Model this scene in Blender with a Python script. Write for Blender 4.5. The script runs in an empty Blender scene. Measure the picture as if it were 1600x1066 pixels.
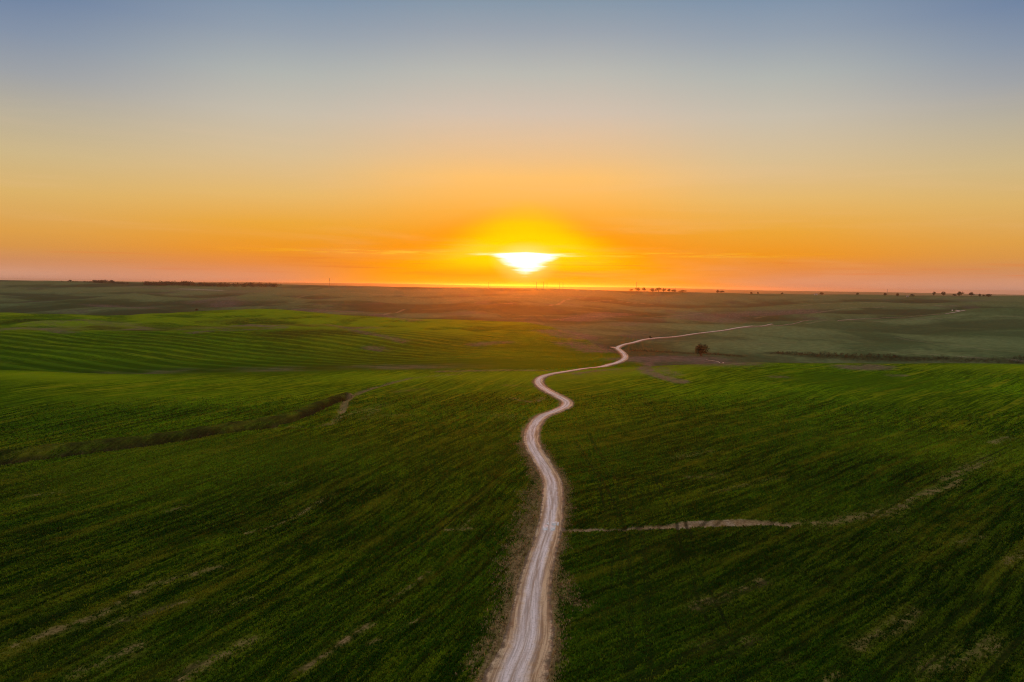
import bpy, math, random
import numpy as np

# ------------------------------------------------------------------ basics
scene = bpy.context.scene
col = scene.collection
rng = np.random.default_rng(11)
random.seed(5)
R = math.radians

# survey of the photograph: focal length in photo pixels, camera height in metres
F, CX, CY, H = 1155.0, 800.0, 533.0, 50.0
PITCH = math.atan((CY - 446.5) / F)
ROLL = R(0.7)
cp, sp_, ca, sa = math.cos(PITCH), math.sin(PITCH), math.cos(ROLL), math.sin(ROLL)

SUN_AZ = math.atan((820 - 800) / F)
SUN_EL = R(2.05)


def tag(o, label=None, cat=None, group=None, kind=None):
    if label: o['label'] = label
    if cat: o['category'] = cat
    if group: o['group'] = group
    if kind: o['kind'] = kind
    return o


def new_mesh(name, verts, faces, mats, parent=None, smooth=False):
    me = bpy.data.meshes.new(name)
    verts = np.asarray(verts, np.float32)
    faces = np.asarray(faces, np.int32)
    k = faces.shape[1]
    me.vertices.add(len(verts))
    me.vertices.foreach_set('co', verts.ravel())
    me.loops.add(faces.size)
    me.loops.foreach_set('vertex_index', faces.ravel())
    me.polygons.add(len(faces))
    me.polygons.foreach_set('loop_start', np.arange(0, faces.size, k, dtype=np.int32))
    me.polygons.foreach_set('loop_total', np.full(len(faces), k, np.int32))
    if smooth:
        me.polygons.foreach_set('use_smooth', np.ones(len(faces), bool))
    me.update(calc_edges=True)
    for m in (mats if isinstance(mats, list) else [mats]):
        me.materials.append(m)
    o = bpy.data.objects.new(name, me)
    col.objects.link(o)
    o.parent = parent
    return o


def add_attr(me, name, vals):
    a = me.attributes.new(name, 'FLOAT', 'POINT')
    a.data.foreach_set('value', np.asarray(vals, np.float32))


# ------------------------------------------------------------------ noise
_perm = rng.permutation(512).astype(np.int32)
_gang = rng.uniform(0, 2 * np.pi, 512)
_gx, _gy = np.cos(_gang), np.sin(_gang)


def perlin(x, y):
    xi = np.floor(x).astype(np.int64); yi = np.floor(y).astype(np.int64)
    xf = x - xi; yf = y - yi
    u = xf * xf * xf * (xf * (xf * 6 - 15) + 10)
    v = yf * yf * yf * (yf * (yf * 6 - 15) + 10)

    def g(ix, iy, fx, fy):
        h = _perm[(_perm[ix & 511] + iy) & 511]
        return _gx[h] * fx + _gy[h] * fy
    a = g(xi, yi, xf, yf); b = g(xi + 1, yi, xf - 1, yf)
    c = g(xi, yi + 1, xf, yf - 1); d = g(xi + 1, yi + 1, xf - 1, yf - 1)
    return (a + (b - a) * u + (c - a + (d - c - b + a) * u) * v) * 1.5


def fbm(x, y, oct=3, gain=.5):
    t = 0; a = 1.0; n = 0
    for i in range(oct):
        t = t + a * perlin(x * 2 ** i + 17.3 * i, y * 2 ** i - 9.1 * i); n += a; a *= gain
    return t / n


def smooth(e0, e1, x):
    t = np.clip((x - e0) / (e1 - e0), 0, 1)
    return t * t * (3 - 2 * t)


# ------------------------------------------------------------------ survey geometry
def ray(px, py):
    u = (px - CX) / F; v = (CY - py) / F
    U = u * ca - v * sa; V = u * sa + v * ca
    dy = cp + V * sp_
    return U / dy, (-sp_ + V * cp) / dy          # x per metre of depth, z per metre of depth


def slope_at(s, py):
    v = (CY - py) / F; u = s
    for _ in range(4):
        V = u * sa + v * ca
        U = s * (cp + V * sp_)
        u = (U + v * sa) / ca
    V = u * sa + v * ca
    return (-sp_ + V * cp) / (cp + V * sp_)


PX = np.array([-250, 0, 200, 400, 600, 820, 1000, 1200, 1400, 1600, 1850.])
SX = np.array([ray(p, 500.)[0] for p in PX])
# ridge and valley lines: depth (m) across the view; second row = photo row of the line (>300) or height in metres
CURVES = [
    ([1] * 11, [0] * 11),
    ([60] * 11, [0] * 11),
    ([95] * 11, [0] * 11),
    ([150] * 11, [1, .5, 0, 0, 0, 0, 0, .5, 1, 1.5, 2]),
    ([210] * 11, [0, 0, 0, 0, 0, 0, 0, .5, 1.5, 2, 2.5]),
    ([300] * 11, [1, 1, .5, 0, -.5, 0, .5, 2, 3, 4, 4]),
    ([385, 385, 400, 415, 425, 430, 430, 430, 430, 430, 430], [580, 580, 586, 584.5, 583, 581, 575, 566, 570, 571, 572]),
    ([430, 430, 440, 455, 465, 470, 480, 520, 520, 510, 510], [-6, -5, -4.5, -3, -1.5, -.5, -1.5, -6, -6, -5, -5]),
    ([520, 520, 520, 530, 540, 560, 560, 580, 570, 560, 560], [548, 548, 552, 557, 558, 555, 553, 552, 556, 558, 559]),
    ([620, 620, 640, 680, 720, 720, 700, 760, 760, 740, 740], [518, 518, 519, 516, 519, 525, 532, 529, 532, 534, 536]),
    ([680, 680, 720, 780, 820, 820, 800, 900, 950, 950, 950], [3, 3.5, 4.2, 3.6, 1.6, 1, .8, 1.5, 1.5, 6, 6]),
    ([980, 980, 1000, 1000, 1000, 1000, 950, 1050, 1200, 1320, 1320], [485, 485, 486, 485, 495, 501, 506, 508, 498, 487, 486]),
    ([1200, 1200, 1200, 1200, 1200, 1200, 1150, 1250, 1400, 1500, 1500], [-10, -10, -8, -6, -2, 0, 0, -14, -4, 6, 6]),
    ([1600, 1600, 1600, 1600, 1600, 1600, 1550, 1600, 1700, 1800, 1800], [472, 472, 474, 476, 476, 476, 488, 489, 484, 479, 479]),
    ([1900] * 11, [463, 463, 465, 467, 468, 468, 479, 480, 476, 473, 473]),
    ([2150] * 11, 'dip'),
    ([2450] * 11, [453, 453, 456, 457.5, 459, 459, 466, 470, 468, 467.5, 467.5]),
    ([3200, 3200, 3100, 3000, 2900, 2800, 2800, 2800, 2800, 2700, 2700], [437, 438, 441.5, 444.5, 448, 451, 455, 460, 462, 463, 463]),
    ([4300] * 11, [10] * 11),
    ([9000] * 11, [-5] * 11),
    ([14500] * 11, [437, 438, 440, 441.2, 443.2, 447.5, 449.5, 454.2, 457.2, 461, 462]),
    ([19000] * 11, [-30] * 11),
    ([26000] * 11, [-40] * 11),
]
KD, KZ = [], []
for ds, vs in CURVES:
    ds = np.array(ds, float); z = []
    if isinstance(vs, str): vs = list(KZ[-1] - np.array([7, 8, 11, 12, 10, 9, 12, 13, 12, 9, 9.]))
    for j, v in enumerate(vs):
        z.append(H + slope_at(SX[j], v) * ds[j] if v > 300 else v)
    KD.append(np.log(ds)); KZ.append(np.array(z))


def _slopes(x, y):          # monotone cubic slopes; x,y: (K,...) arrays
    h = np.diff(x, axis=0); dl = np.diff(y, axis=0) / h
    m = np.zeros_like(y)
    w1 = 2 * h[1:] + h[:-1]; w2 = h[1:] + 2 * h[:-1]
    ok = dl[:-1] * dl[1:] > 0
    with np.errstate(divide='ignore', invalid='ignore'):
        mm = (w1 + w2) / (w1 / dl[:-1] + w2 / dl[1:])
    m[1:-1] = np.where(ok, mm, 0)
    m[0] = dl[0]; m[-1] = dl[-1]
    return m


_MD = [_slopes(SX, k) for k in KD]
_MZ = [_slopes(SX, k) for k in KZ]


def _herm(x, xs, ys, ms):
    x = np.clip(x, xs[0], xs[-1])
    i = np.clip(np.searchsorted(xs, x) - 1, 0, len(xs) - 2)
    h = xs[i + 1] - xs[i]; t = (x - xs[i]) / h
    return ((1 + 2 * t) * (1 - t) ** 2 * ys[i] + t * (1 - t) ** 2 * h * ms[i]
            + t * t * (3 - 2 * t) * ys[i + 1] + t * t * (t - 1) * h * ms[i + 1])


T44 = R(44)


def polar(x, y):
    r = np.hypot(x, y); th = np.arctan2(x, y); t = np.abs(th)
    te = np.where(t <= T44, t, T44 * (1 - (t - T44) / (np.pi - T44)))
    return np.tan(te) * np.sign(th), np.maximum(r * np.cos(np.minimum(t, T44)), 1.01)


def curve_depth(k, s):
    return np.exp(_herm(s, SX, KD[k], _MD[k]))


def relief(x, y):            # the lie of the land from the ridge and valley lines
    x = np.asarray(x, float); y = np.asarray(y, float)
    sh = x.shape; x = x.ravel(); y = y.ravel(); out = np.empty(len(x))
    for a in range(0, len(x), 60000):
        s, d = polar(x[a:a + 60000], y[a:a + 60000])
        D = np.stack([_herm(s, SX, KD[k], _MD[k]) for k in range(len(KD))])
        Z = np.stack([_herm(s, SX, KZ[k], _MZ[k]) for k in range(len(KD))])
        M = _slopes(D, Z)
        ld = np.clip(np.log(d), D[0], D[-1] - 1e-6)
        i = np.clip((D <= ld).sum(0) - 1, 0, len(KD) - 2)
        c = np.arange(len(s))
        h = D[i + 1, c] - D[i, c]; t = (ld - D[i, c]) / h
        out[a:a + 60000] = ((1 + 2 * t) * (1 - t) ** 2 * Z[i, c] + t * (1 - t) ** 2 * h * M[i, c]
                            + t * t * (3 - 2 * t) * Z[i + 1, c] + t * t * (t - 1) * h * M[i + 1, c])
    return out.reshape(sh)


def lie(x, y):
    n = .7 * perlin(x / 240 + 3.1, y / 170 + 8.2) + .35 * perlin(x / 95 - 4.4, y / 80 + 1.7)
    wxx = x + 90 * perlin(x / 500, y / 500 + 3); wyy = y + 90 * perlin(x / 480 + 7, y / 520)
    comb = 1 - 2 * np.abs(perlin(wxx / 430 + 1.3, wyy / 620 - 2.2))           # ridges cut by draws
    r = np.hypot(x, y)
    return n * (1 - .3 * smooth(650, 1300, r)) + (.95 * (comb - .35) + .5 * perlin(x / 210 + 5, y / 420))  * smooth(650, 1300, r)


def undulation(x, y):
    r = np.hypot(x, y)
    a = np.interp(r, [60, 150, 300, 600, 1000, 1500, 2150, 2500, 2800, 3300, 5000, 9000, 20000], [.05, .35, 1.4, 2.9, 5.0, 10.0, 11.5, 5.0, 1.8, 1.8, 4.0, 4.0, 5.0])
    n2 = perlin(x / 45 + 31.1, y / 40 - 8.2)
    return a * lie(x, y) + .22 * np.clip(a, 0, 1.6) * n2


def land(x, y):
    return relief(x, y) + undulation(x, y)


def spot(px, py):            # where a photo point lies on the land
    s, tz = ray(float(px), float(py))
    d = np.exp(np.linspace(np.log(70), np.log(6000), 4000))
    hit = np.nonzero(H + tz * d <= land(s * d, d))[0]
    i = hit[0] if len(hit) else 3999
    return np.array([s * d[i], d[i]])


def spots(pts):
    return np.array([spot(*p) for p in pts])


def catmull(P, n=24):
    P = np.asarray(P, float)
    Q = np.vstack([2 * P[0] - P[1], P, 2 * P[-1] - P[-2]])
    out = []
    for i in range(1, len(Q) - 2):
        # centripetal parameters keep close survey points from looping
        p0, p1, p2, p3 = Q[i - 1:i + 3]
        t0 = 0; t1 = t0 + max(np.linalg.norm(p1 - p0), 1e-3) ** .5
        t2 = t1 + max(np.linalg.norm(p2 - p1), 1e-3) ** .5; t3 = t2 + max(np.linalg.norm(p3 - p2), 1e-3) ** .5
        t = np.linspace(t1, t2, n, endpoint=False)[:, None]
        A1 = (t1 - t) / (t1 - t0) * p0 + (t - t0) / (t1 - t0) * p1
        A2 = (t2 - t) / (t2 - t1) * p1 + (t - t1) / (t2 - t1) * p2
        A3 = (t3 - t) / (t3 - t2) * p2 + (t - t2) / (t3 - t2) * p3
        B1 = (t2 - t) / (t2 - t0) * A1 + (t - t0) / (t2 - t0) * A2
        B2 = (t3 - t) / (t3 - t1) * A2 + (t - t1) / (t3 - t1) * A3
        out.append((t2 - t) / (t2 - t1) * B1 + (t - t1) / (t2 - t1) * B2)
    return np.vstack(out + [P[-1:]])


def along(P, step):          # even resampling of a polyline; step may be a function of distance to the viewer
    seg = np.hypot(*np.diff(P, axis=0).T); L = np.concatenate([[0], np.cumsum(seg)])
    out = [0.0]
    while out[-1] < L[-1]:
        q = np.array([np.interp(out[-1], L, P[:, 0]), np.interp(out[-1], L, P[:, 1])])
        out.append(out[-1] + (step(np.hypot(*q)) if callable(step) else step))
    out = np.array(out[:-1] + [L[-1]])
    return np.stack([np.interp(out, L, P[:, 0]), np.interp(out, L, P[:, 1])], 1), out


def dist_poly(x, y, P, reach):
    """distance of every ground point to a polyline (inf beyond reach), with the signed side"""
    D = np.full(len(x), 1e9); S = np.zeros(len(x))
    lo = P.min(0) - reach; hi = P.max(0) + reach
    idx = np.nonzero((x > lo[0]) & (x < hi[0]) & (y > lo[1]) & (y < hi[1]))[0]
    if len(idx) == 0: return D, S
    X, Y = x[idx], y[idx]
    d = np.full(len(idx), 1e9); sd = np.zeros(len(idx))
    for a, b in zip(P[:-1], P[1:]):
        near = np.nonzero((X > min(a[0], b[0]) - reach) & (X < max(a[0], b[0]) + reach)
                          & (Y > min(a[1], b[1]) - reach) & (Y < max(a[1], b[1]) + reach))[0]
        if len(near) == 0: continue
        ab = b - a; L2 = max((ab ** 2).sum(), 1e-9)
        t = np.clip(((X[near] - a[0]) * ab[0] + (Y[near] - a[1]) * ab[1]) / L2, 0, 1)
        dx = X[near] - a[0] - t * ab[0]; dy = Y[near] - a[1] - t * ab[1]
        q = np.hypot(dx, dy)
        upd = q < d[near]
        d[near[upd]] = q[upd]
        sd[near[upd]] = np.sign(ab[0] * dy[upd] - ab[1] * dx[upd])
    D[idx] = d; S[idx] = sd
    return D, S


# ------------------------------------------------------------------ road line
ROAD_PX = [(796, 1120), (804, 1066), (826, 1000), (831, 950), (838, 900), (852, 850), (859.5, 820), (864, 780), (862, 750), (846, 720),
           (834, 700), (830, 685), (835, 665), (849, 650), (870, 642), (884, 635), (886, 628), (874, 620), (858, 612),
           (846, 604), (841.5, 597), (846, 590), (862, 584.5), (890, 580), (924, 575), (950, 571), (966, 566.5), (976, 561), (976, 555),
           (970, 549), (965, 544.5), (972, 540), (995, 534.5), (1030, 528.5), (1080, 523), (1133, 516.5)]
road_near = spots(ROAD_PX)
road_far = spots([(1312, 501), (1345, 499), (1400, 496.5), (1450, 493), (1482, 490.5), (1498, 486.5), (1522, 482)])
ROAD = catmull(np.vstack([road_near, road_near[-1] + (road_far[0] - road_near[-1]) * .3]), 14)


def road_halfwidth(y):
    return .5 * np.interp(y, [80, 93, 104, 115, 140, 560, 950], [8.2, 7.6, 6.7, 5.6, 5.0, 4.7, 3.4])


_ry = np.maximum.accumulate(ROAD[:, 1])


def road_x(y):
    return np.interp(y, _ry + np.arange(len(_ry)) * 1e-6, ROAD[:, 0])


# gully on the left: foot of the bank and the washed-out loop
GULLY = catmull(spots([(-60, 730), (0, 722), (60, 714), (130, 706), (200, 697), (280, 686), (340, 676), (400, 668), (440, 661), (470, 652), (492, 642), (520, 630), (545, 620)]), 10)
BANK = catmull(spots([(-60, 718), (0, 711), (60, 704), (130, 697), (200, 690), (280, 680), (340, 670), (400, 661), (440, 654), (470, 646), (490, 637), (520, 626), (545, 618)]), 10)
LOOP = catmull(spots([(400, 671), (440, 667), (480, 667), (512, 663), (528, 652), (535, 640), (545, 622), (570, 610), (600, 601), (640, 591), (665, 588), (720, 584)]), 10)
DITCH = catmull(spots([(884, 827), (930, 826), (1000, 824), (1050, 822), (1100, 819), (1150, 817.5), (1190, 817), (1230, 820)]), 10)
DITCH_FAINT = catmull(spots([(1230, 820), (1300, 816), (1340, 808), (1390, 797), (1430, 775), (1475, 762), (1490, 746), (1510, 735), (1555, 713)]), 10)


# ------------------------------------------------------------------ ground sheet
def build_axes():
    inv = np.linspace(1 / 84., 1 / 460., 520)
    r = np.concatenate([[.02, 10, 20, 35, 50, 62, 72, 79], 1 / inv, np.exp(np.linspace(np.log(463), np.log(3600), 330)),
                        np.exp(np.linspace(np.log(3700), np.log(21500), 70))])
    a = np.arctan(np.linspace(-.76, .76, 1060))
    wide = np.concatenate([np.linspace(a[-1], R(60), 60)[1:], np.linspace(R(60), np.pi, 60)[1:]])
    th = np.concatenate([-wide[::-1][1:], a, wide])
    return r, th


r_ax, th_ax = build_axes()
RR, TT = np.meshgrid(r_ax, th_ax, indexing='ij')
gx = (RR * np.sin(TT)).ravel(); gy = (RR * np.cos(TT)).ravel()
nr, nt = RR.shape
S_, D_ = polar(gx, gy)
base = land(gx, gy)
dA, dVA, dRow, dB, dC, dD = (curve_depth(k, S_) for k in (6, 7, 9, 10, 11, 14))
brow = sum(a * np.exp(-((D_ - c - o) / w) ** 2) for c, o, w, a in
           ((dA, -12, 26, .25), (dA, 45, 40, -.5), (dC, -70, 80, .3), (dC, 420, 240, -.42), (dD, -60, 110, .6), (dD, 260, 150, -.7), (dD, 620, 160, .35)))  # painted light on the crests, painted shade in the hollows behind them
relief_shade = lambda: np.clip(.5 + .55 * lie(gx, gy) + brow + rough * 1.1 * hum, 0, 1)  # relief shading put into the colour: high ground lighter, hollows darker
front = np.abs(np.arctan2(gx, gy)) < R(60)

rdist, rside = dist_poly(gx, gy, along(ROAD, lambda r: np.clip(r * .02, 2, 12))[0], 45)
rhw = road_halfwidth(gy)
nz1 = fbm(gx / 9 + 5, gy / 9, 3)
nz2 = fbm(gx / 40 - 5, gy / 40 + 2, 3)
nz3 = fbm(gx / 2.2, gy / 2.2, 2)
left = gx < road_x(gy)

soil = np.zeros(len(gx)); dry = np.zeros(len(gx)); scrub = np.zeros(len(gx)); pale = np.zeros(len(gx))
dz = np.zeros(len(gx))


def stroke(arr, pts, width, strength, rough=.6, world=False, n=1.0):
    P = pts if world else catmull(spots(pts), 8)
    D, _ = dist_poly(gx, gy, P, width * 3)
    w = width * (1 + rough * n * nz1)
    m = strength * smooth(1.0, .25, D / np.maximum(w, .2)) * np.clip(.75 + rough * nz3, 0, 1.3)
    np.maximum(arr, m, out=arr)


# verges of the dirt road
vl = np.interp(gy, [80, 100, 120, 150, 170, 200, 240, 300, 420, 900], [2.4, 2.2, 3.6, 4.6, 4.2, 2.4, 2.0, 1.6, 1.6, 1.6])
vr = np.interp(gy, [80, 100, 120, 150, 170, 200, 240, 300, 420, 900], [1.6, 2.2, 2.6, 1.8, 2.2, 1.8, 1.4, 1.4, 1.6, 1.4])
vw = np.where(rside > 0, vl * 1.0, vr * .8) * (1 + .55 * nz1 + .3 * nz3)
edge = rdist - rhw
vs1 = fbm(rdist * rside / .8, gy / 9, 3); vs2 = fbm(gx / 3 + 9, gy / 6, 3)
soil = np.maximum(soil, smooth(1.0, .35, edge / np.maximum(vw, .3)) * np.clip(.62 + 1.1 * vs1 + .7 * vs2, .1, 1))
soil = np.maximum(soil, .9 * smooth(1.0, .2, edge / .9))
dry = np.maximum(dry, .8 * smooth(1.0, .3, edge / np.maximum(vw * 1.6, .5)) * np.clip(.7 + nz1, 0, 1))

# left gully
D, sd = dist_poly(gx, gy, GULLY, 40)
D2, sd2 = dist_poly(gx, gy, BANK, 40)
D3, _ = dist_poly(gx, gy, LOOP, 20)
gw = 4.2 * (1 + .3 * nz1) * np.interp(gx, [-165, -95], [1.55, 1.0]) * np.interp(gy, [235, 300], [1.0, .4])
dz -= 3.0 * smooth(1.0, .2, D / gw)
soil = np.maximum(soil, .25 * smooth(1.0, .5, D / gw) * np.clip(.3 + nz3, 0, 1))
dz += 1.3 * smooth(1.0, .2, D2 / 5.0) * (1 + .4 * nz1)
dz -= .8 * smooth(1.0, .2, D3 / 2.5)
scrub = np.maximum(scrub, smooth(1.0, .6, D / (gw * 1.0)) * np.clip(1.0 + .6 * nz1, 0, 1))
scrub = np.maximum(scrub, .85 * smooth(1.0, .5, D2 / 4.6) * np.clip(.6 + 1.2 * nz1, 0, 1))
dry = np.maximum(dry, .4 * smooth(1.0, .4, D2 / 8.0))
soil = np.maximum(soil, np.where(gy > 290, .85, .5) * smooth(1.0, .4, D3 / (2.3 * (1 + .5 * nz1))) * np.clip(.8 + .8 * nz3, 0, 1))
# right washed-out ditch
D4, _ = dist_poly(gx, gy, DITCH, 20)
dz -= .6 * smooth(1.0, .2, D4 / 2.0)
dwid = np.interp(gx, [5, 25, 35, 48, 60], [1.1, 1.3, 2.4, 3.0, 1.8])
m4 = smooth(1.0, .4, D4 / (dwid * (1 + .6 * nz1)))
soil = np.maximum(soil, m4); pale = np.maximum(pale, .3 * m4 * np.clip(.2 + 1.3 * nz3, 0, 1))
stroke(soil, DITCH_FAINT, 2.4, .42, 1.4, True)
stroke(dry, DITCH_FAINT, 6.0, .7, .9, True)
stroke(soil, [(1552, 692), (1578, 684)], 3, .6)

# bare strips in the dips
vt = (D_ - dA)
m = smooth(15, 30, vt) * smooth(62, 45, vt) * smooth(.03, -.15, S_) * front
soil = np.maximum(soil, .55 * m * np.clip(.5 + 1.6 * nz2, 0, 1)); scrub = np.maximum(scrub, .45 * m * np.clip(.5 - 1.6 * nz2, 0, 1))
stroke(soil, [(690, 580.5), (760, 579), (800, 578.5), (856, 579)], 7, .75, .7)
tB = D_ - dRow
m = smooth(5, 30, tB) * smooth(110, 60, tB) * smooth(-.14, -.22, S_) * front
nB = fbm(gx / 60 + 9, gy / 22 + 4, 3)
soil = np.maximum(soil, .75 * m * smooth(-.05, .3, nB)); scrub = np.maximum(scrub, .6 * m * smooth(-.1, .35, -nB))
dry = np.maximum(dry, .7 * m)
stroke(soil, [(80, 506), (120, 502), (180, 507)], 40, .55, .8)
stroke(soil, [(585, 543), (592, 546)], 14, .8, .6)
stroke(soil, [(545, 515), (590, 524), (630, 533)], 12, .7, .8)
stroke(scrub, [(450, 522), (500, 519), (540, 520)], 40, .7, .6)
stroke(soil, [(740, 539), (770, 536), (790, 535)], 14, .7, .8)
stroke(soil, [(592, 492), (615, 497), (640, 499)], 30, .8, .7)
stroke(soil, [(862, 517), (885, 522), (905, 527)], 34, .9, .7)
stroke(soil, [(895, 537), (915, 542), (940, 549)], 26, .85, .8)
stroke(soil, [(900, 500), (930, 493), (960, 490)], 60, .8, .7)
stroke(soil, [(975, 508), (1000, 504)], 40, .6, .7)
# ploughed hollow right of the road
stroke(soil, [(995, 562), (1030, 560), (1070, 561), (1105, 564), (1135, 567)], 34, 1.0, .35)
stroke(soil, [(1015, 566), (1010, 578), (1030, 588), (1064, 597)], 7, 1.0, .5)
stroke(soil, [(1030, 575), (1055, 586)], 8, .5, .8)
stroke(soil, [(900, 584), (925, 580), (960, 577)], 7, .75, .8)
stroke(dry, [(880, 590), (930, 583), (990, 578), (1040, 574)], 14, .8, .8)
stroke(soil, [(1328, 574), (1350, 575), (1368, 573)], 16, .95, .4)
stroke(soil, [(1210, 589), (1222, 589)], 6, .6, .6)
stroke(soil, [(1395, 587), (1410, 587)], 6, .6, .6)
stroke(soil, [(1100, 500), (1160, 492), (1220, 490), (1255, 488)], 90, .85, .6)
stroke(soil, [(1300, 458), (1480, 463)], 160, .4, .6)
stroke(pale, [(1312, 464), (1350, 466)], 50, .0, .6)
# dark scrubby hollow behind the right hand crest
stroke(scrub, [(1212, 552), (1260, 555), (1320, 558), (1370, 560), (1440, 561), (1520, 563), (1600, 566), (1660, 568)], 15, 1.0, .5)
stroke(scrub, [(990, 548), (1040, 550), (1100, 553), (1150, 556)], 10, .9, .5)
# far left: pale stubble and brown flats under the wood
stroke(pale, [(285, 451.5), (310, 452.5), (345, 454)], 22, .45, .3)
stroke(soil, [(200, 448), (260, 451), (330, 454), (400, 455)], 60, .6, .5)
stroke(soil, [(160, 478), (215, 481)], 60, .8, .6)
stroke(soil, [(310, 474), (345, 466), (350, 480)], 50, .7, .6)
stroke(soil, [(470, 484), (510, 486), (560, 488)], 40, .7, .6)

# thin crop and tyre-worn streaks in the near fields
for pts, w, k in [
        ([(0, 1022), (60, 995), (130, 972), (240, 915), (345, 886)], 1.5, .75),
        ([(120, 1050), (170, 1030), (222, 1008)], 2.4, .7),
        ([(170, 975), (240, 955), (300, 938)], 1.2, .6),
        ([(385, 834), (440, 818), (520, 772)], 1.0, .6),
        ([(285, 1060), (330, 1030), (395, 1000)], 1.5, .75),
        ([(330, 956), (390, 935)], .9, .6),
        ([(470, 1048), (520, 1015), (580, 975)], 1.1, .9),
        ([(580, 1005), (655, 968)], .9, .7), ([(655, 905), (670, 895)], .8, .8), ([(610, 940), (660, 905)], .7, .5),
        ([(45, 775), (95, 769)], 1.5, .7), ([(265, 798), (292, 791)], 1.6, .5), ([(420, 760), (455, 753)], 1.2, .5),
        ([(700, 828), (735, 826)], 1.0, .7), ([(800, 855), (810, 900)], 1.5, .8), ([(735, 1040), (768, 998)], 1.0, .9),
        ([(720, 826), (745, 800)], .8, .5),
        ([(1085, 948), (1130, 932), (1190, 908)], 1.8, .55), ([(1100, 1010), (1160, 1000)], 2.5, .4),
        ([(1340, 1010), (1420, 965), (1430, 955)], 1.8, .5), ([(1220, 1022), (1236, 1034)], 1.5, .6),
        ([(1450, 1050), (1510, 1020), (1560, 1000)], 3.0, .5), ([(1290, 1063), (1310, 1052)], 1.0, .6),
        ([(1500, 850), (1530, 838)], 1.6, .5), ([(1570, 880), (1600, 862)], 1.6, .55), ([(1390, 835), (1410, 826)], 1.5, .4),
        ([(1060, 715), (1110, 705)], 2.5, .4), ([(1080, 745), (1120, 742)], 3, .5), ([(1110, 770), (1220, 745)], 2, .4),
        ([(800, 623), (830, 628), (850, 622)], 2.5, .8), ([(790, 602), (825, 604)], 2.2, .6), ([(770, 648), (800, 650)], 5, .35),
        ([(540, 650), (600, 632)], 4, .4), ([(570, 655), (590, 640)], 2.5, .5), ([(620, 612), (660, 608)], 3, .5),
        ([(600, 650), (640, 648)], 3, .45), ([(875, 900), (890, 942), (900, 945)], 1.6, .7)]:
    stroke(dry, pts, w * 2.0, k, .9)
    stroke(soil, pts, w * .9, k * .62, 1.1)

# hummocky ground below the bright crest on the left
rough = smooth(-15, 40, D_ - dRow) * smooth(30, -90, D_ - dC) * smooth(.05, -.06, S_) * front
hum = .7 * perlin(gx / 62 + 4, gy / 70) + .5 * perlin(gx / 30, gy / 38 + 6)
dz += rough * 4.2 * hum
stroke(scrub, [(0, 503), (60, 500), (110, 503)], 30, .8, .8); stroke(scrub, [(330, 505), (400, 500), (440, 506)], 30, .6, .8)
stroke(soil, [(0, 516), (50, 513), (100, 519)], 16, .7, .9); stroke(soil, [(300, 520), (360, 516), (440, 513)], 10, .7, .9)
# light contour lines and field edges on the far slopes
for pts, w, k in [([(1290, 543), (1400, 551), (1500, 557), (1600, 564)], 2.2, .6), ([(1400, 527), (1500, 540), (1600, 551)], 3, .5), ([(1180, 538), (1300, 533), (1420, 537)], 3, .4),
                  ([(1260, 506), (1330, 503), (1480, 497), (1600, 494)], 6, .55), ([(600, 492), (660, 484), (720, 478), (800, 474)], 7, .6), ([(700, 470), (790, 464), (860, 468)], 9, .6),
                  ([(860, 478), (940, 470), (1020, 476)], 8, .6), ([(1180, 497), (1300, 485), (1380, 480)], 9, .6), ([(1210, 480), (1300, 474), (1500, 478)], 9, .5), ([(1000, 497), (1080, 492), (1150, 494)], 7, .5),
                  ([(860, 500), (940, 494), (1040, 498)], 5, .5), ([(400, 462), (520, 458), (640, 462)], 12, .5), ([(60, 462), (180, 456), (300, 462)], 12, .4)]:
    stroke(dry, pts, w, k, .5); stroke(pale, pts, w * .7, .16 * k / .5, .5)

# rows of the crop: coordinates across and along the drilling direction
wx = 3.0 * perlin(gx / 90, gy / 90 + 4) + .5 * perlin(gx / 18, gy / 18)


def rows(deg):
    a = R(deg); return gx * math.cos(a) - gy * math.sin(a), gx * math.sin(a) + gy * math.cos(a)


uL, vL = rows(19); uR, vR = rows(48); uH, vH = rows(112)
row_u = np.where(left, uL, uR) + wx; row_v = np.where(left, vL, vR)
hill = (D_ > dA + 20) & left
hb = 16 * perlin(gx / 260 + 2.2, gy / 210) + 6 * perlin(gx / 90, gy / 90)
row_u = np.where(hill, uH + hb, row_u); row_v = np.where(hill, vH, row_v)
stripe = smooth(20, 60, D_ - dA) * smooth(10, -25, D_ - dRow) * smooth(.03, -.16, S_) * front
# tram lines: pairs of wheel ruts that follow the road on the right and cross the near fields
tram = np.zeros(len(gx))
for off in (9.5, 11.3, 24, 25.8):
    w_ = off + 1.5 * perlin(gy / 30, gy * 0 + off)
    tram = np.maximum(tram, smooth(.55, .2, np.abs(rdist - rhw - w_)) * (rside < 0) * smooth(85, 95, gy) * smooth(235, 200, gy) * np.clip(.6 + 2 * nz2, 0, 1))
per = np.mod(np.where(left, uL, uR) + wx * .6, 23.0)
tl = np.maximum(smooth(.5, .2, np.abs(per - 4)), smooth(.5, .2, np.abs(per - 5.9))) * np.clip(.6 + 1.6 * nz2, 0, 1) * smooth(270, 210, D_) * smooth(9, 16, rdist)
furrow = smooth(.26, .44, perlin(row_u / 1.5, row_v / 150 + 3)) * np.clip(.5 + 1.5 * fbm(gx / 60 + 3, gy / 60, 2), 0, 1) * smooth(260, 180, D_) * smooth(4, 10, rdist)
tram = np.maximum.reduce([tram, tl, .85 * furrow])

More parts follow.
